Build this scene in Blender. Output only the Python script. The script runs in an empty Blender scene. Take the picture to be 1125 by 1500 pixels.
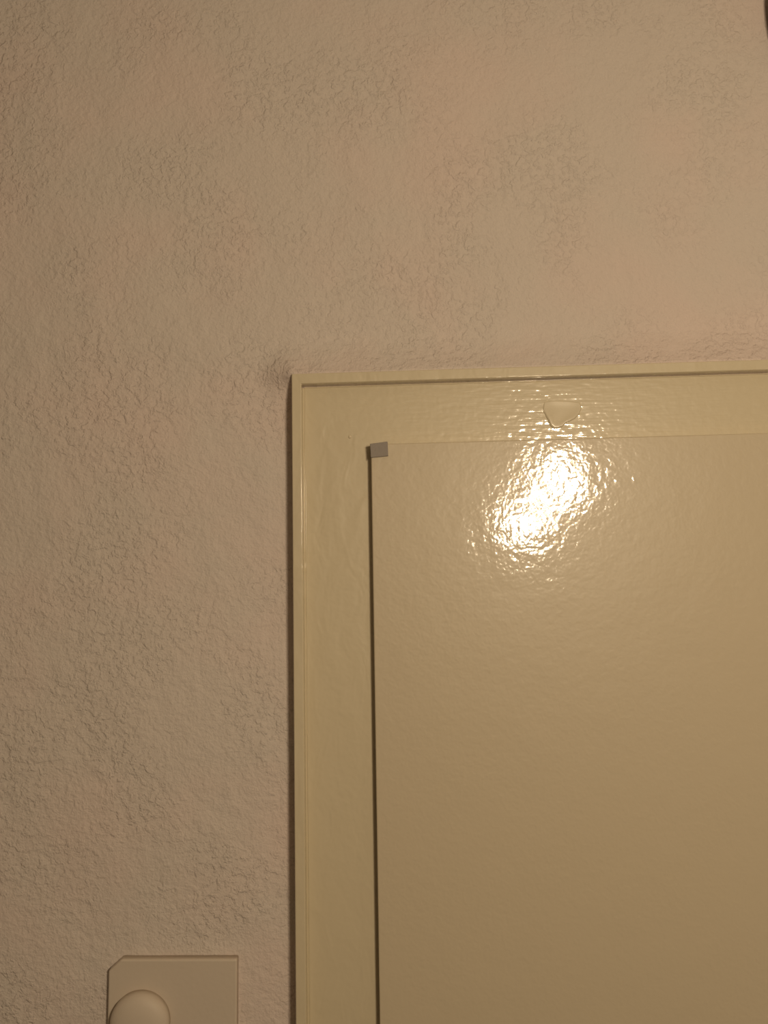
import bpy, bmesh, math, random
from mathutils import Vector, Matrix, noise

# ------------------------------------------------------------------ camera
W, H = 1125, 1500
F = 1150.0                                  # focal length in pixels
PITCH, ROLL = math.radians(4.2), math.radians(1.1)
DIST, CAMZ = 0.5175, 1.92                   # metres to the wall, height above the floor
CAM = Vector((0, -DIST, CAMZ))
_fw = Vector((0, math.cos(PITCH), math.sin(PITCH)))
_r0 = Vector((1, 0, 0)); _u0 = Vector((0, -math.sin(PITCH), math.cos(PITCH)))
_rt = math.cos(ROLL)*_r0 - math.sin(ROLL)*_u0
_up = math.sin(ROLL)*_r0 + math.cos(ROLL)*_u0
cd = bpy.data.cameras.new('camera'); cam = bpy.data.objects.new('camera', cd)
bpy.context.scene.collection.objects.link(cam)
cd.sensor_fit = 'HORIZONTAL'; cd.sensor_width = 36; cd.lens = F*36/W; cd.clip_start = 0.01
cam.matrix_world = Matrix(((_rt.x, _up.x, -_fw.x, CAM.x), (_rt.y, _up.y, -_fw.y, CAM.y),
                           (_rt.z, _up.z, -_fw.z, CAM.z), (0, 0, 0, 1)))
bpy.context.scene.camera = cam
sc = bpy.context.scene
C = sc.collection

def at(px, py, depth=0.0):
    """the point that pixel shows on the plane `depth` metres in front of the wall"""
    d = _fw + _rt*((px - W/2)/F) - _up*((py - H/2)/F)
    t = (-depth - CAM.y)/d.y
    return CAM + d*t

# ------------------------------------------------------------------ world, lamps, exposure
world = bpy.data.worlds.new('room_air'); sc.world = world; world.use_nodes = True
bg = world.node_tree.nodes['Background']
bg.inputs[0].default_value = (0, 0, 0, 1); bg.inputs[1].default_value = 0.0     # closed room: no light of its own
sc.view_settings.view_transform = 'Standard'; sc.view_settings.look = 'None'
sc.view_settings.gamma = 1.0; sc.view_settings.use_curve_mapping = False
sc.view_settings.exposure = 0.55
LAMP = Vector((0.285, -0.80, 2.050))        # the lamp behind the camera that the glossy door reflects
def bulb(name, loc, r, p):
    ld = bpy.data.lights.new(name, 'POINT'); ld.energy = p; ld.shadow_soft_size = r
    ld.color = (1.0, 0.785, 0.525)
    lo = bpy.data.objects.new(name, ld); C.objects.link(lo); lo.location = loc
    return lo

# ------------------------------------------------------------------ materials
def mat(name, col, rough, bumps=(), coat=0.0, coat_rough=0.1, tint=None, spec=0.5):
    m = bpy.data.materials.new(name); m.use_nodes = True
    nt = m.node_tree; n = nt.nodes; b = n['Principled BSDF']
    b.inputs['Base Color'].default_value = (*col, 1); b.inputs['Roughness'].default_value = rough
    b.inputs['Specular IOR Level'].default_value = spec
    b.inputs['Coat Weight'].default_value = coat; b.inputs['Coat Roughness'].default_value = coat_rough
    tc = n.new('ShaderNodeTexCoord')
    if tint:                                     # faint uneven pigment: (colour, scale, low, high)
        nz = n.new('ShaderNodeTexNoise'); nz.inputs['Scale'].default_value = tint[1]; nz.inputs['Detail'].default_value = 3
        nt.links.new(tc.outputs['Object'], nz.inputs['Vector'])
        mr = n.new('ShaderNodeMapRange'); mr.inputs[1].default_value = tint[2]; mr.inputs[2].default_value = tint[3]
        nt.links.new(nz.outputs['Fac'], mr.inputs[0])
        mx = n.new('ShaderNodeMix'); mx.data_type = 'RGBA'
        mx.inputs['A'].default_value = (*col, 1); mx.inputs['B'].default_value = (*tint[0], 1)
        nt.links.new(mr.outputs[0], mx.inputs['Factor']); nt.links.new(mx.outputs['Result'], b.inputs['Base Color'])
    prev = None
    for (scale, dist, detail, stretch, dstr) in bumps:
        mp = n.new('ShaderNodeMapping'); mp.inputs['Scale'].default_value = stretch
        nt.links.new(tc.outputs['Object'], mp.inputs['Vector'])
        nz = n.new('ShaderNodeTexNoise'); nz.inputs['Scale'].default_value = scale
        nz.inputs['Detail'].default_value = detail; nz.inputs['Distortion'].default_value = dstr
        nt.links.new(mp.outputs['Vector'], nz.inputs['Vector'])
        bp = n.new('ShaderNodeBump'); bp.inputs['Strength'].default_value = 1.0; bp.inputs['Distance'].default_value = dist
        nt.links.new(nz.outputs['Fac'], bp.inputs['Height'])
        if prev: nt.links.new(prev.outputs['Normal'], bp.inputs['Normal'])
        prev = bp
    if prev:
        nt.links.new(prev.outputs['Normal'], b.inputs['Normal'])
        if coat: nt.links.new(prev.outputs['Normal'], b.inputs['Coat Normal'])
    return m

ONE = (1, 1, 1)
M_WALL = mat('plaster', (0.76, 0.69, 0.64), 0.9, tint=((0.80, 0.69, 0.64), 9, 0.45, 0.62), spec=0.15)
def plaster_relief(m):
    nt = m.node_tree; n = nt.nodes; lk = nt.links.new
    tc = n.new('ShaderNodeTexCoord')
    def nz(scale, det, dist=0.0, rough=0.5):
        x = n.new('ShaderNodeTexNoise'); x.inputs['Scale'].default_value = scale; x.inputs['Detail'].default_value = det
        x.inputs['Distortion'].default_value = dist; x.inputs['Roughness'].default_value = rough
        lk(tc.outputs['Object'], x.inputs['Vector']); return x.outputs['Fac']
    def rng(f, a, b, c, d, smooth=True):
        x = n.new('ShaderNodeMapRange'); x.interpolation_type = 'SMOOTHSTEP' if smooth else 'LINEAR'
        for k, v in enumerate((a, b, c, d)): x.inputs[k+1].default_value = v
        lk(f, x.inputs[0]); return x.outputs[0]
    def math_(op, a, b):
        x = n.new('ShaderNodeMath'); x.operation = op
        for k, v in enumerate((a, b)):
            if isinstance(v, float): x.inputs[k].default_value = v
            else: lk(v, x.inputs[k])
        return x.outputs[0]
    flakes = rng(nz(190, 4, 0.2, 0.6), 0.46, 0.62, 0, 1)          # crumbs with clear edges
    mask = rng(nz(14, 2), 0.38, 0.62, 0.3, 1)                    # gathered in patches
    fine = nz(360, 3, 0.2, 0.6)
    h = math_('ADD', math_('MULTIPLY', math_('MULTIPLY', flakes, mask), 0.00042), math_('MULTIPLY', fine, 0.0008))
    h = math_('ADD', h, math_('MULTIPLY', nz(60, 2, 0.3), 0.0014))
    bp = n.new('ShaderNodeBump'); bp.inputs['Distance'].default_value = 1.0
    lk(h, bp.inputs['Height']); lk(bp.outputs['Normal'], n['Principled BSDF'].inputs['Normal'])
plaster_relief(M_WALL)
M_FRAME = mat('frame_enamel', (0.75, 0.665, 0.485), 0.42, ((230, 0.00012, 1, ONE, 0), (75, 0.0007, 2, (1, 1, 0.45), 0.6)), coat=1.0, coat_rough=0.09)
M_HEAD = mat('frame_enamel_brushed_across', (0.75, 0.665, 0.485), 0.42, ((200, 0.00021, 1, ONE, 0.2), (420, 0.00017, 1, (0.15, 1, 1), 0.2)), coat=1.0, coat_rough=0.09)
M_DOOR = mat('door_enamel', (0.71, 0.62, 0.465), 0.42, ((270, 0.00014, 1, ONE, 0.2), (40, 0.0003, 1, ONE, 0)), coat=1.0, coat_rough=0.085)
for m_ in (M_FRAME, M_HEAD, M_DOOR): m_.node_tree.nodes['Principled BSDF'].inputs['Coat IOR'].default_value = 1.6
M_PATCH = mat('paint_drip', (0.75, 0.665, 0.485), 0.42, coat=1.0, coat_rough=0.2)
M_PAD = mat('grey_rubber', (0.36, 0.325, 0.30), 0.8, ((500, 0.0002, 2, ONE, 0),), spec=0.2)
M_SWITCH = mat('switch_plastic', (0.70, 0.62, 0.53), 0.5, ((300, 0.0001, 1, ONE, 0),), spec=0.3)
M_DARK = mat('dark_wood', (0.09, 0.055, 0.035), 0.5, ((200, 0.0004, 2, (1, 1, 0.2), 0),))
M_ROOM = mat('room_paint', (0.46, 0.42, 0.37), 0.9)
M_FLOOR = mat('floor_boards', (0.16, 0.10, 0.06), 0.5, ((30, 0.001, 2, (1, 0.1, 1), 0),))

# ------------------------------------------------------------------ helpers
def obj(name, bm, m, parent=None, smooth=False):
    me = bpy.data.meshes.new(name); bmesh.ops.recalc_face_normals(bm, faces=bm.faces); bm.to_mesh(me); bm.free()
    me.materials.append(m)
    if smooth:
        for p in me.polygons: p.use_smooth = True
    o = bpy.data.objects.new(name, me); C.objects.link(o)
    if parent: o.parent = parent
    return o
def tag(o, label, cat=None, kind=None, group=None):
    o['label'] = label
    if cat: o['category'] = cat
    if kind: o['kind'] = kind
    if group: o['group'] = group
    return o
def slab(front, d_front, d_back, bevel=0.0, seg=3, sub=0):
    """solid with the given outline (list of (x, z)), from depth d_back to d_front before the wall"""
    bm = bmesh.new()
    a = [bm.verts.new((x, -d_front, z)) for x, z in front]
    b = [bm.verts.new((x, -d_back, z)) for x, z in front]
    fr = bm.faces.new(a); bm.faces.new(b[::-1])
    n = len(front)
    for i in range(n): bm.faces.new((a[i], a[(i+1) % n], b[(i+1) % n], b[i]))
    bmesh.ops.recalc_face_normals(bm, faces=bm.faces)
    if bevel:
        es = [e for e in bm.edges if all(abs(v.co.y + d_front) < 1e-7 for v in e.verts)]
        es += [e for e in bm.edges if abs(e.verts[0].co.y - e.verts[1].co.y) > 1e-6]
        bmesh.ops.bevel(bm, geom=es, offset=bevel, segments=seg, affect='EDGES', profile=0.5)
    return bm
def harden(o):
    for p in o.data.polygons: p.use_smooth = True
    mod = o.modifiers.new('weighted', 'WEIGHTED_NORMAL'); mod.keep_sharp = True
    return o
def xz(v): return (v.x, v.z)
def box(x0, x1, y0, y1, z0, z1):
    bm = bmesh.new()
    bmesh.ops.create_cube(bm, size=1)
    for v in bm.verts:
        v.co = Vector((x0+(v.co.x+.5)*(x1-x0), y0+(v.co.y+.5)*(y1-y0), z0+(v.co.z+.5)*(z1-z0)))
    return bm

# ------------------------------------------------------------------ door frame measurements
D_PANEL, D_RIM, D_LEAF = 0.005, 0.0140, 0.0127      # how far each front face stands before the wall
RO = at(427, 547.5, D_RIM); RO_R = at(1125, 526.4, D_RIM); RO_B = at(433.3, 1500, D_RIM)
e_h = Vector((RO_R.x-RO.x, 0, RO_R.z-RO.z)).normalized()        # along the head of the frame
e_v = Vector((RO_B.x-RO.x, 0, RO_B.z-RO.z)).normalized()        # down the jamb
RI = at(441.5, 562.3, D_RIM)
FLOORZ = 0.0
DOOR_W = 0.86
def frame_pt(o, a, b):                              # a metres along the head, b metres down the jamb
    return Vector((o.x + e_h.x*a + e_v.x*b, 0, o.z + e_h.z*a + e_v.z*b))
LEN_V = (RO.z - FLOORZ)/(-e_v.z)
LEN_H = DOOR_W + 0.10

# ------------------------------------------------------------------ wall with its rough plaster
def to_frame(x, z):
    """(a, b): metres right along the head / down the jamb from the outer corner of the frame"""
    dx, dz = x - RO.x, z - RO.z
    det = e_h.x*e_v.z - e_v.x*e_h.z
    return ((dx*e_v.z - dz*e_v.x)/det, (dz*e_h.x - dx*e_h.z)/det)
def relief(x, z):
    p = Vector((x, 0.3, z))
    h = 0.0012*noise.noise(p*9) + 0.0008*noise.noise(p*28)
    patch = 0.55 + 0.75*noise.noise(p*7 + Vector((5, 1, 2)))
    h += 0.00055*max(0.15, patch)*noise.noise(p*95 + 3*Vector((noise.noise(p*60), 0, noise.noise(p*60+Vector((9, 9, 9)))))*0.3)
    a, b = to_frame(x, z)
    d = math.hypot(min(a, 0.0), min(b, 0.0))        # plaster drawn up against the head of the frame and round its corner
    t = max(0.0, 1 - d/0.026)
    if b > 0: t *= max(0.0, 1 - b/0.03)**2
    if a <= 0 and b > 0:
        u = max(0.0, 1 + a/0.02)*min(1.0, b/0.03)
        h = h*(1 - 0.6*u) - 0.001*u
    h = h*(1 - t) + t**1.6*(D_RIM - 0.0015)
    return h
def axis(lo, hi, f0, f1, fine, coarse):
    v = []; x = lo
    while x < hi - 1e-6:
        v.append(x); x += fine if f0 - 1e-6 <= x < f1 else coarse
    v.append(hi); return v
xs = axis(-1.1, 1.3, -0.30, 0.29, 0.0015, 0.02); zs = axis(0.0, 2.5, 1.56, 2.27, 0.0015, 0.02)
zs = sorted(set([z for z in zs]))
verts = []; faces = []; idx = {}
def vid(i, j):
    k = (i, j)
    if k not in idx:
        idx[k] = len(verts); verts.append((xs[i], -relief(xs[i], zs[j]), zs[j]))
    return idx[k]
for i in range(len(xs)-1):
    for j in range(len(zs)-1):
        a, b = to_frame((xs[i]+xs[i+1])/2, (zs[j]+zs[j+1])/2)
        if 0.02 < a < LEN_H - 0.02 and b > 0.02: continue          # the door opening
        faces.append((vid(i, j), vid(i+1, j), vid(i+1, j+1), vid(i, j+1)))
me = bpy.data.meshes.new('wall_back'); me.from_pydata(verts, [], faces); me.materials.append(M_WALL)
for p in me.polygons: p.use_smooth = True
wall = bpy.data.objects.new('wall_back', me); C.objects.link(wall)
tag(wall, 'rough off-white plastered wall around the cream door', kind='structure')

# ------------------------------------------------------------------ the rest of the hallway
def struct(name, bm, m, label): return tag(obj(name, bm, m), label, kind='structure')
struct('floor', box(-1.1, 1.3, -2.4, 0.12, -0.05, 0.0), M_FLOOR, 'dark boarded hallway floor below the door')
struct('ceiling', box(-1.1, 1.3, -2.4, 0.12, 2.5, 2.55), M_ROOM, 'pale hallway ceiling above the plastered wall')
struct('wall_left', box(-1.15, -1.1, -2.4, 0.12, 0, 2.5), M_ROOM, 'pale hallway side wall on the switch side')
struct('wall_right', box(1.3, 1.35, -2.4, 0.12, 0, 2.5), M_ROOM, 'pale hallway side wall on the hinge side')
struct('wall_front', box(-1.15, 1.35, -2.45, -2.4, 0, 2.5), M_ROOM, 'pale hallway wall facing the door')

# ------------------------------------------------------------------ door frame
trim = bpy.data.objects.new('trim_1', None); C.objects.link(trim); trim.location = (RO.x, 0, FLOORZ)
tag(trim, 'glossy cream painted door frame with a raised outer rim', kind='structure')
inv = Matrix.Translation(-trim.location)
def fpart(name, bm, m, parent=trim, hard=True):
    bm.transform(inv); o = obj(name, bm, m, parent)
    return harden(o) if hard else o
rimw_h = (RI.x - RO.x); 
ai, bi = to_frame(RI.x, RI.z)                        # rim widths
V = LEN_V
P = lambda a, b: xz(frame_pt(RO, a, b))
RB = 0.0007
fpart('rim', slab([P(0, 0), P(LEN_H, 0), P(LEN_H, V), P(LEN_H-ai, V), P(LEN_H-ai, bi), P(ai, bi), P(ai, V), P(0, V)], D_RIM, -0.004, RB), M_FRAME)
# leaf corner
LF = at(543.3, 650.5, D_LEAF); la, lb = to_frame(LF.x, LF.z)
LR = at(1125, 634.2, D_LEAF); LB = at(556.3, 1500, D_LEAF)
pw = la + 0.03
g = 0.0006
fpart('face_panel', slab([P(ai-0.002, bi-0.002), P(LEN_H-ai+.002, bi-0.002), P(LEN_H-pw, lb+0.03), P(pw, lb+0.03)], D_PANEL, -0.004), M_HEAD, hard=False)
fpart('face_panel', slab([P(ai-0.002, bi-0.002), P(pw, lb+0.03), P(pw, V), P(ai-0.002, V)], D_PANEL, -0.004), M_FRAME, hard=False)
fpart('face_panel', slab([P(LEN_H-ai+.002, bi-0.002), P(LEN_H-ai+.002, V), P(LEN_H-pw, V), P(LEN_H-pw, lb+0.03)], D_PANEL, -0.004), M_FRAME, hard=False)
# bead of paint in the seam between rim and face panel
def bead(p0, p1, r, depth, name):
    bm = bmesh.new(); n = 120; ring = []
    d = Vector((p1[0]-p0[0], 0, p1[1]-p0[1])); L = d.length; d.normalize(); s = Vector((-d.z, 0, d.x))
    for i in range(n+1):
        t = i/n; c = Vector((p0[0], -depth, p0[1])) + d*(L*t)
        rr = r*(1 + 0.45*noise.noise(Vector((t*L*60, 3.3, 1))))
        ring.append([bm.verts.new(c + s*(rr*math.cos(q*math.pi/3)) + Vector((0, -rr*math.sin(q*math.pi/3), 0))) for q in range(6)])
    for i in range(n):
        for q in range(6):
            bm.faces.new((ring[i][q], ring[i][(q+1) % 6], ring[i+1][(q+1) % 6], ring[i+1][q]))
    bm.faces.new(ring[0]); bm.faces.new(ring[-1][::-1])
    return fpart(name, bm, M_FRAME)
bead(P(ai+0.0014, bi+0.001), P(ai+0.0014, 0.6), 0.0004, D_PANEL, 'paint_bead')
bead(P(ai+0.001, bi+0.0006), P(LEN_H-ai, bi+0.0006), 0.0005, D_PANEL-0.0001, 'paint_bead')
# smooth paint run on the head of the frame
drip = [(797, 589), (812, 587), (835, 588), (850, 590), (852, 598), (849, 606), (843, 613), (836, 617), (829, 620),
        (823, 626), (817, 628), (811, 628), (806, 624), (803, 617), (799, 609), (795, 600)]
bm = bmesh.new(); n = len(drip); rings = []
for k, (f, hh) in enumerate(((1.0, -0.0002), (1.0, 0.0003), (0.94, 0.0008), (0.86, 0.0010), (0.70, 0.0007), (0.35, 0.00045))):
    ring = []
    for (x, y) in drip:
        t = max(0.0, (y - 592)/36); q = at(822 + (x-822)*f, 604 + (y-604)*f, D_PANEL)
        hv = hh if hh < 0 else (0.00012 + (hh - 0.00012)*min(1.0, t*1.6))
        ring.append(bm.verts.new((q.x, -(D_PANEL + hv), q.z)))
    rings.append(ring)
for r0, r1 in zip(rings, rings[1:]):
    for i_ in range(n): bm.faces.new((r0[i_], r0[(i_+1) % n], r1[(i_+1) % n], r1[i_]))
bm.faces.new(rings[-1])
fpart('paint_drip', bm, M_PATCH)
def blob(px, py, r, depth, m, parent, base):
    bm = bmesh.new(); bmesh.ops.create_uvsphere(bm, u_segments=12, v_segments=8, radius=r)
    q = at(px, py, depth)
    for v in bm.verts: v.co = Vector((q.x + v.co.x, -depth + v.co.y*0.6, q.z + v.co.z))
    bm.transform(Matrix.Translation(-Vector(base))); return obj('paint_speck', bm, m, parent, True)
blob(512.5, 640, 0.0011, D_PANEL, M_FRAME, trim, trim.location)

# ------------------------------------------------------------------ door leaf
door = bpy.data.objects.new('door_1', None); C.objects.link(door); door.location = (LF.x, 0, FLOORZ+0.008)
tag(door, 'flat glossy cream door leaf with orange-peel paint and a grey corner pad', kind='structure')
dh = Vector((LR.x-LF.x, 0, LR.z-LF.z)).normalized(); dv = Vector((LB.x-LF.x, 0, LB.z-LF.z)).normalized()
LV = (LF.z - door.location.z)/(-dv.z)
def Q(a, b): return (LF.x + dh.x*a + dv.x*b, LF.z + dh.z*a + dv.z*b)
LW = LEN_H - 2*la
bm = slab([Q(0, 0), Q(LW, 0), Q(LW, LV), Q(0, LV)], D_LEAF, D_PANEL + 0.0015, 0.0008)
bm.transform(Matrix.Translation(-door.location)); harden(obj('leaf', bm, M_DOOR, door))
pc = [at(542, 650.5, D_LEAF), at(567.8, 647.2, D_LEAF), at(568.8, 668.2, D_LEAF), at(543.3, 670.8, D_LEAF)]
bm = slab([xz(p) for p in pc], D_LEAF + 0.0016, D_PANEL + 0.001, 0.0003, 2)
bm.transform(Matrix.Translation(-door.location)); o = harden(obj('corner_pad', bm, M_PAD, door)); o['label'] = 'small grey rubber corner pad'

# ------------------------------------------------------------------ light switch
sw_o = at(252, 1560, 0)
sw = bpy.data.objects.new('light_switch', None); C.objects.link(sw); sw.location = (sw_o.x, 0, sw_o.z)
tag(sw, 'beige wall switch plate with a round knob, mounted beside the door frame', 'light switch')
D_PL = 0.006
pl = [at(177, 1406, D_PL), at(347, 1405.5, D_PL), at(346, 1590, D_PL), at(177, 1590, D_PL), at(155, 1572, D_PL), at(158.5, 1423, D_PL)]
bm = slab([xz(p) for p in pl], D_PL, -0.002, 0.0012, 4); bm.transform(Matrix.Translation(-sw.location)); harden(obj('plate', bm, M_SWITCH, sw))
kc = at(207, 1494, D_PL); R = 40.5*DIST/F
bm = bmesh.new(); rings = []
prof = [(1.0, -0.001), (1.0, 0.004), (0.985, 0.0052), (0.94, 0.0066), (0.85, 0.0079), (0.7, 0.009), (0.5, 0.0098), (0.25, 0.0103)]
for rr, d in prof:
    rings.append([bm.verts.new((kc.x + R*rr*math.cos(2*math.pi*k/64), -(D_PL + d), kc.z + R*rr*math.sin(2*math.pi*k/64))) for k in range(64)])
for i in range(len(rings)-1):
    for k in range(64): bm.faces.new((rings[i][k], rings[i][(k+1) % 64], rings[i+1][(k+1) % 64], rings[i+1][k]))
bm.faces.new(rings[-1]); bm.faces.new(rings[0][::-1])
bm.transform(Matrix.Translation(-sw.location)); obj('knob', bm, M_SWITCH, sw, True)

# ------------------------------------------------------------------ dark fixture at the top of the wall
D_H, D_HB = 0.016, 0.005
hp = [Vector((p.x, 0, p.z)) for p in (at(1124.5, -60, D_HB), at(1125.0, 12, D_HB), at(1127, 34, D_HB), at(1131, 56, D_HB), at(1142, 74, D_HB), at(1230, 74, D_HB), at(1230, -60, D_HB))]
hb = Vector((sum(p.x for p in hp)/7, 0, min(p.z for p in hp)))
fx = bpy.data.objects.new('wall_bracket', None); C.objects.link(fx); fx.location = hb
tag(fx, 'dark brown bracket fixed high on the wall above the door', 'bracket')
bm = slab([xz(p) for p in hp], D_H, 0.012, 0.002); bm.transform(Matrix.Translation(-hb)); harden(obj('bracket_body', bm, M_DARK, fx))
q0, q1 = at(1150, -40, 0.005), at(1210, 50, 0.005)
bm = box(q0.x, q1.x, -0.007, 0.004, q1.z, q0.z); bm.transform(Matrix.Translation(-hb)); obj('mounting_plate', bm, M_DARK, fx)

# ------------------------------------------------------------------ the hallway lamp, out of frame, seen as the highlight on the door
M_METAL = mat('dark_metal', (0.10, 0.08, 0.06), 0.5)
def lathe(profile, c, seg=48):
    bm = bmesh.new(); rings = [[bm.verts.new((c[0]+r*math.cos(2*math.pi*k/seg), c[1]+r*math.sin(2*math.pi*k/seg), c[2]+z)) for k in range(seg)] for r, z in profile]
    for a, b in zip(rings, rings[1:]):
        for k in range(seg): bm.faces.new((a[k], a[(k+1) % seg], b[(k+1) % seg], b[k]))
    return bm
def pendant(name, p, label):
    e = bpy.data.objects.new(name, None); C.objects.link(e); e.location = (p.x, p.y, 2.5)
    tag(e, label, 'lamp', group=None)
    bm = lathe([(0.0005, -0.03), (0.045, -0.03), (0.05, 0.001), (0.0005, 0.001)], (0, 0, 0)); obj('ceiling_canopy', bm, M_METAL, e)
    return e
e = pendant('twin_pendant_lamp', LAMP, 'hanging lamp with two bare bulbs facing the door')
for nm, dx, dz, r, p in (('lower_bulb_offscreen', -0.052, -0.060, 0.031, 3.0), ('upper_bulb_offscreen', 0.006, 0.012, 0.034, 4.8)):
    h = LAMP.z + dz + r + 0.004 - 2.5
    obj('stem', lathe([(0.0005, 0), (0.004, 0), (0.004, h), (0.0005, h)], (dx, 0, 0), 16), M_METAL, e)
    obj('socket', lathe([(0.0005, h+0.04), (0.014, h+0.04), (0.016, h), (0.0005, h)], (dx, 0, 0), 24), M_METAL, e)
    bulb(nm, LAMP + Vector((dx, 0, dz)), r, p)
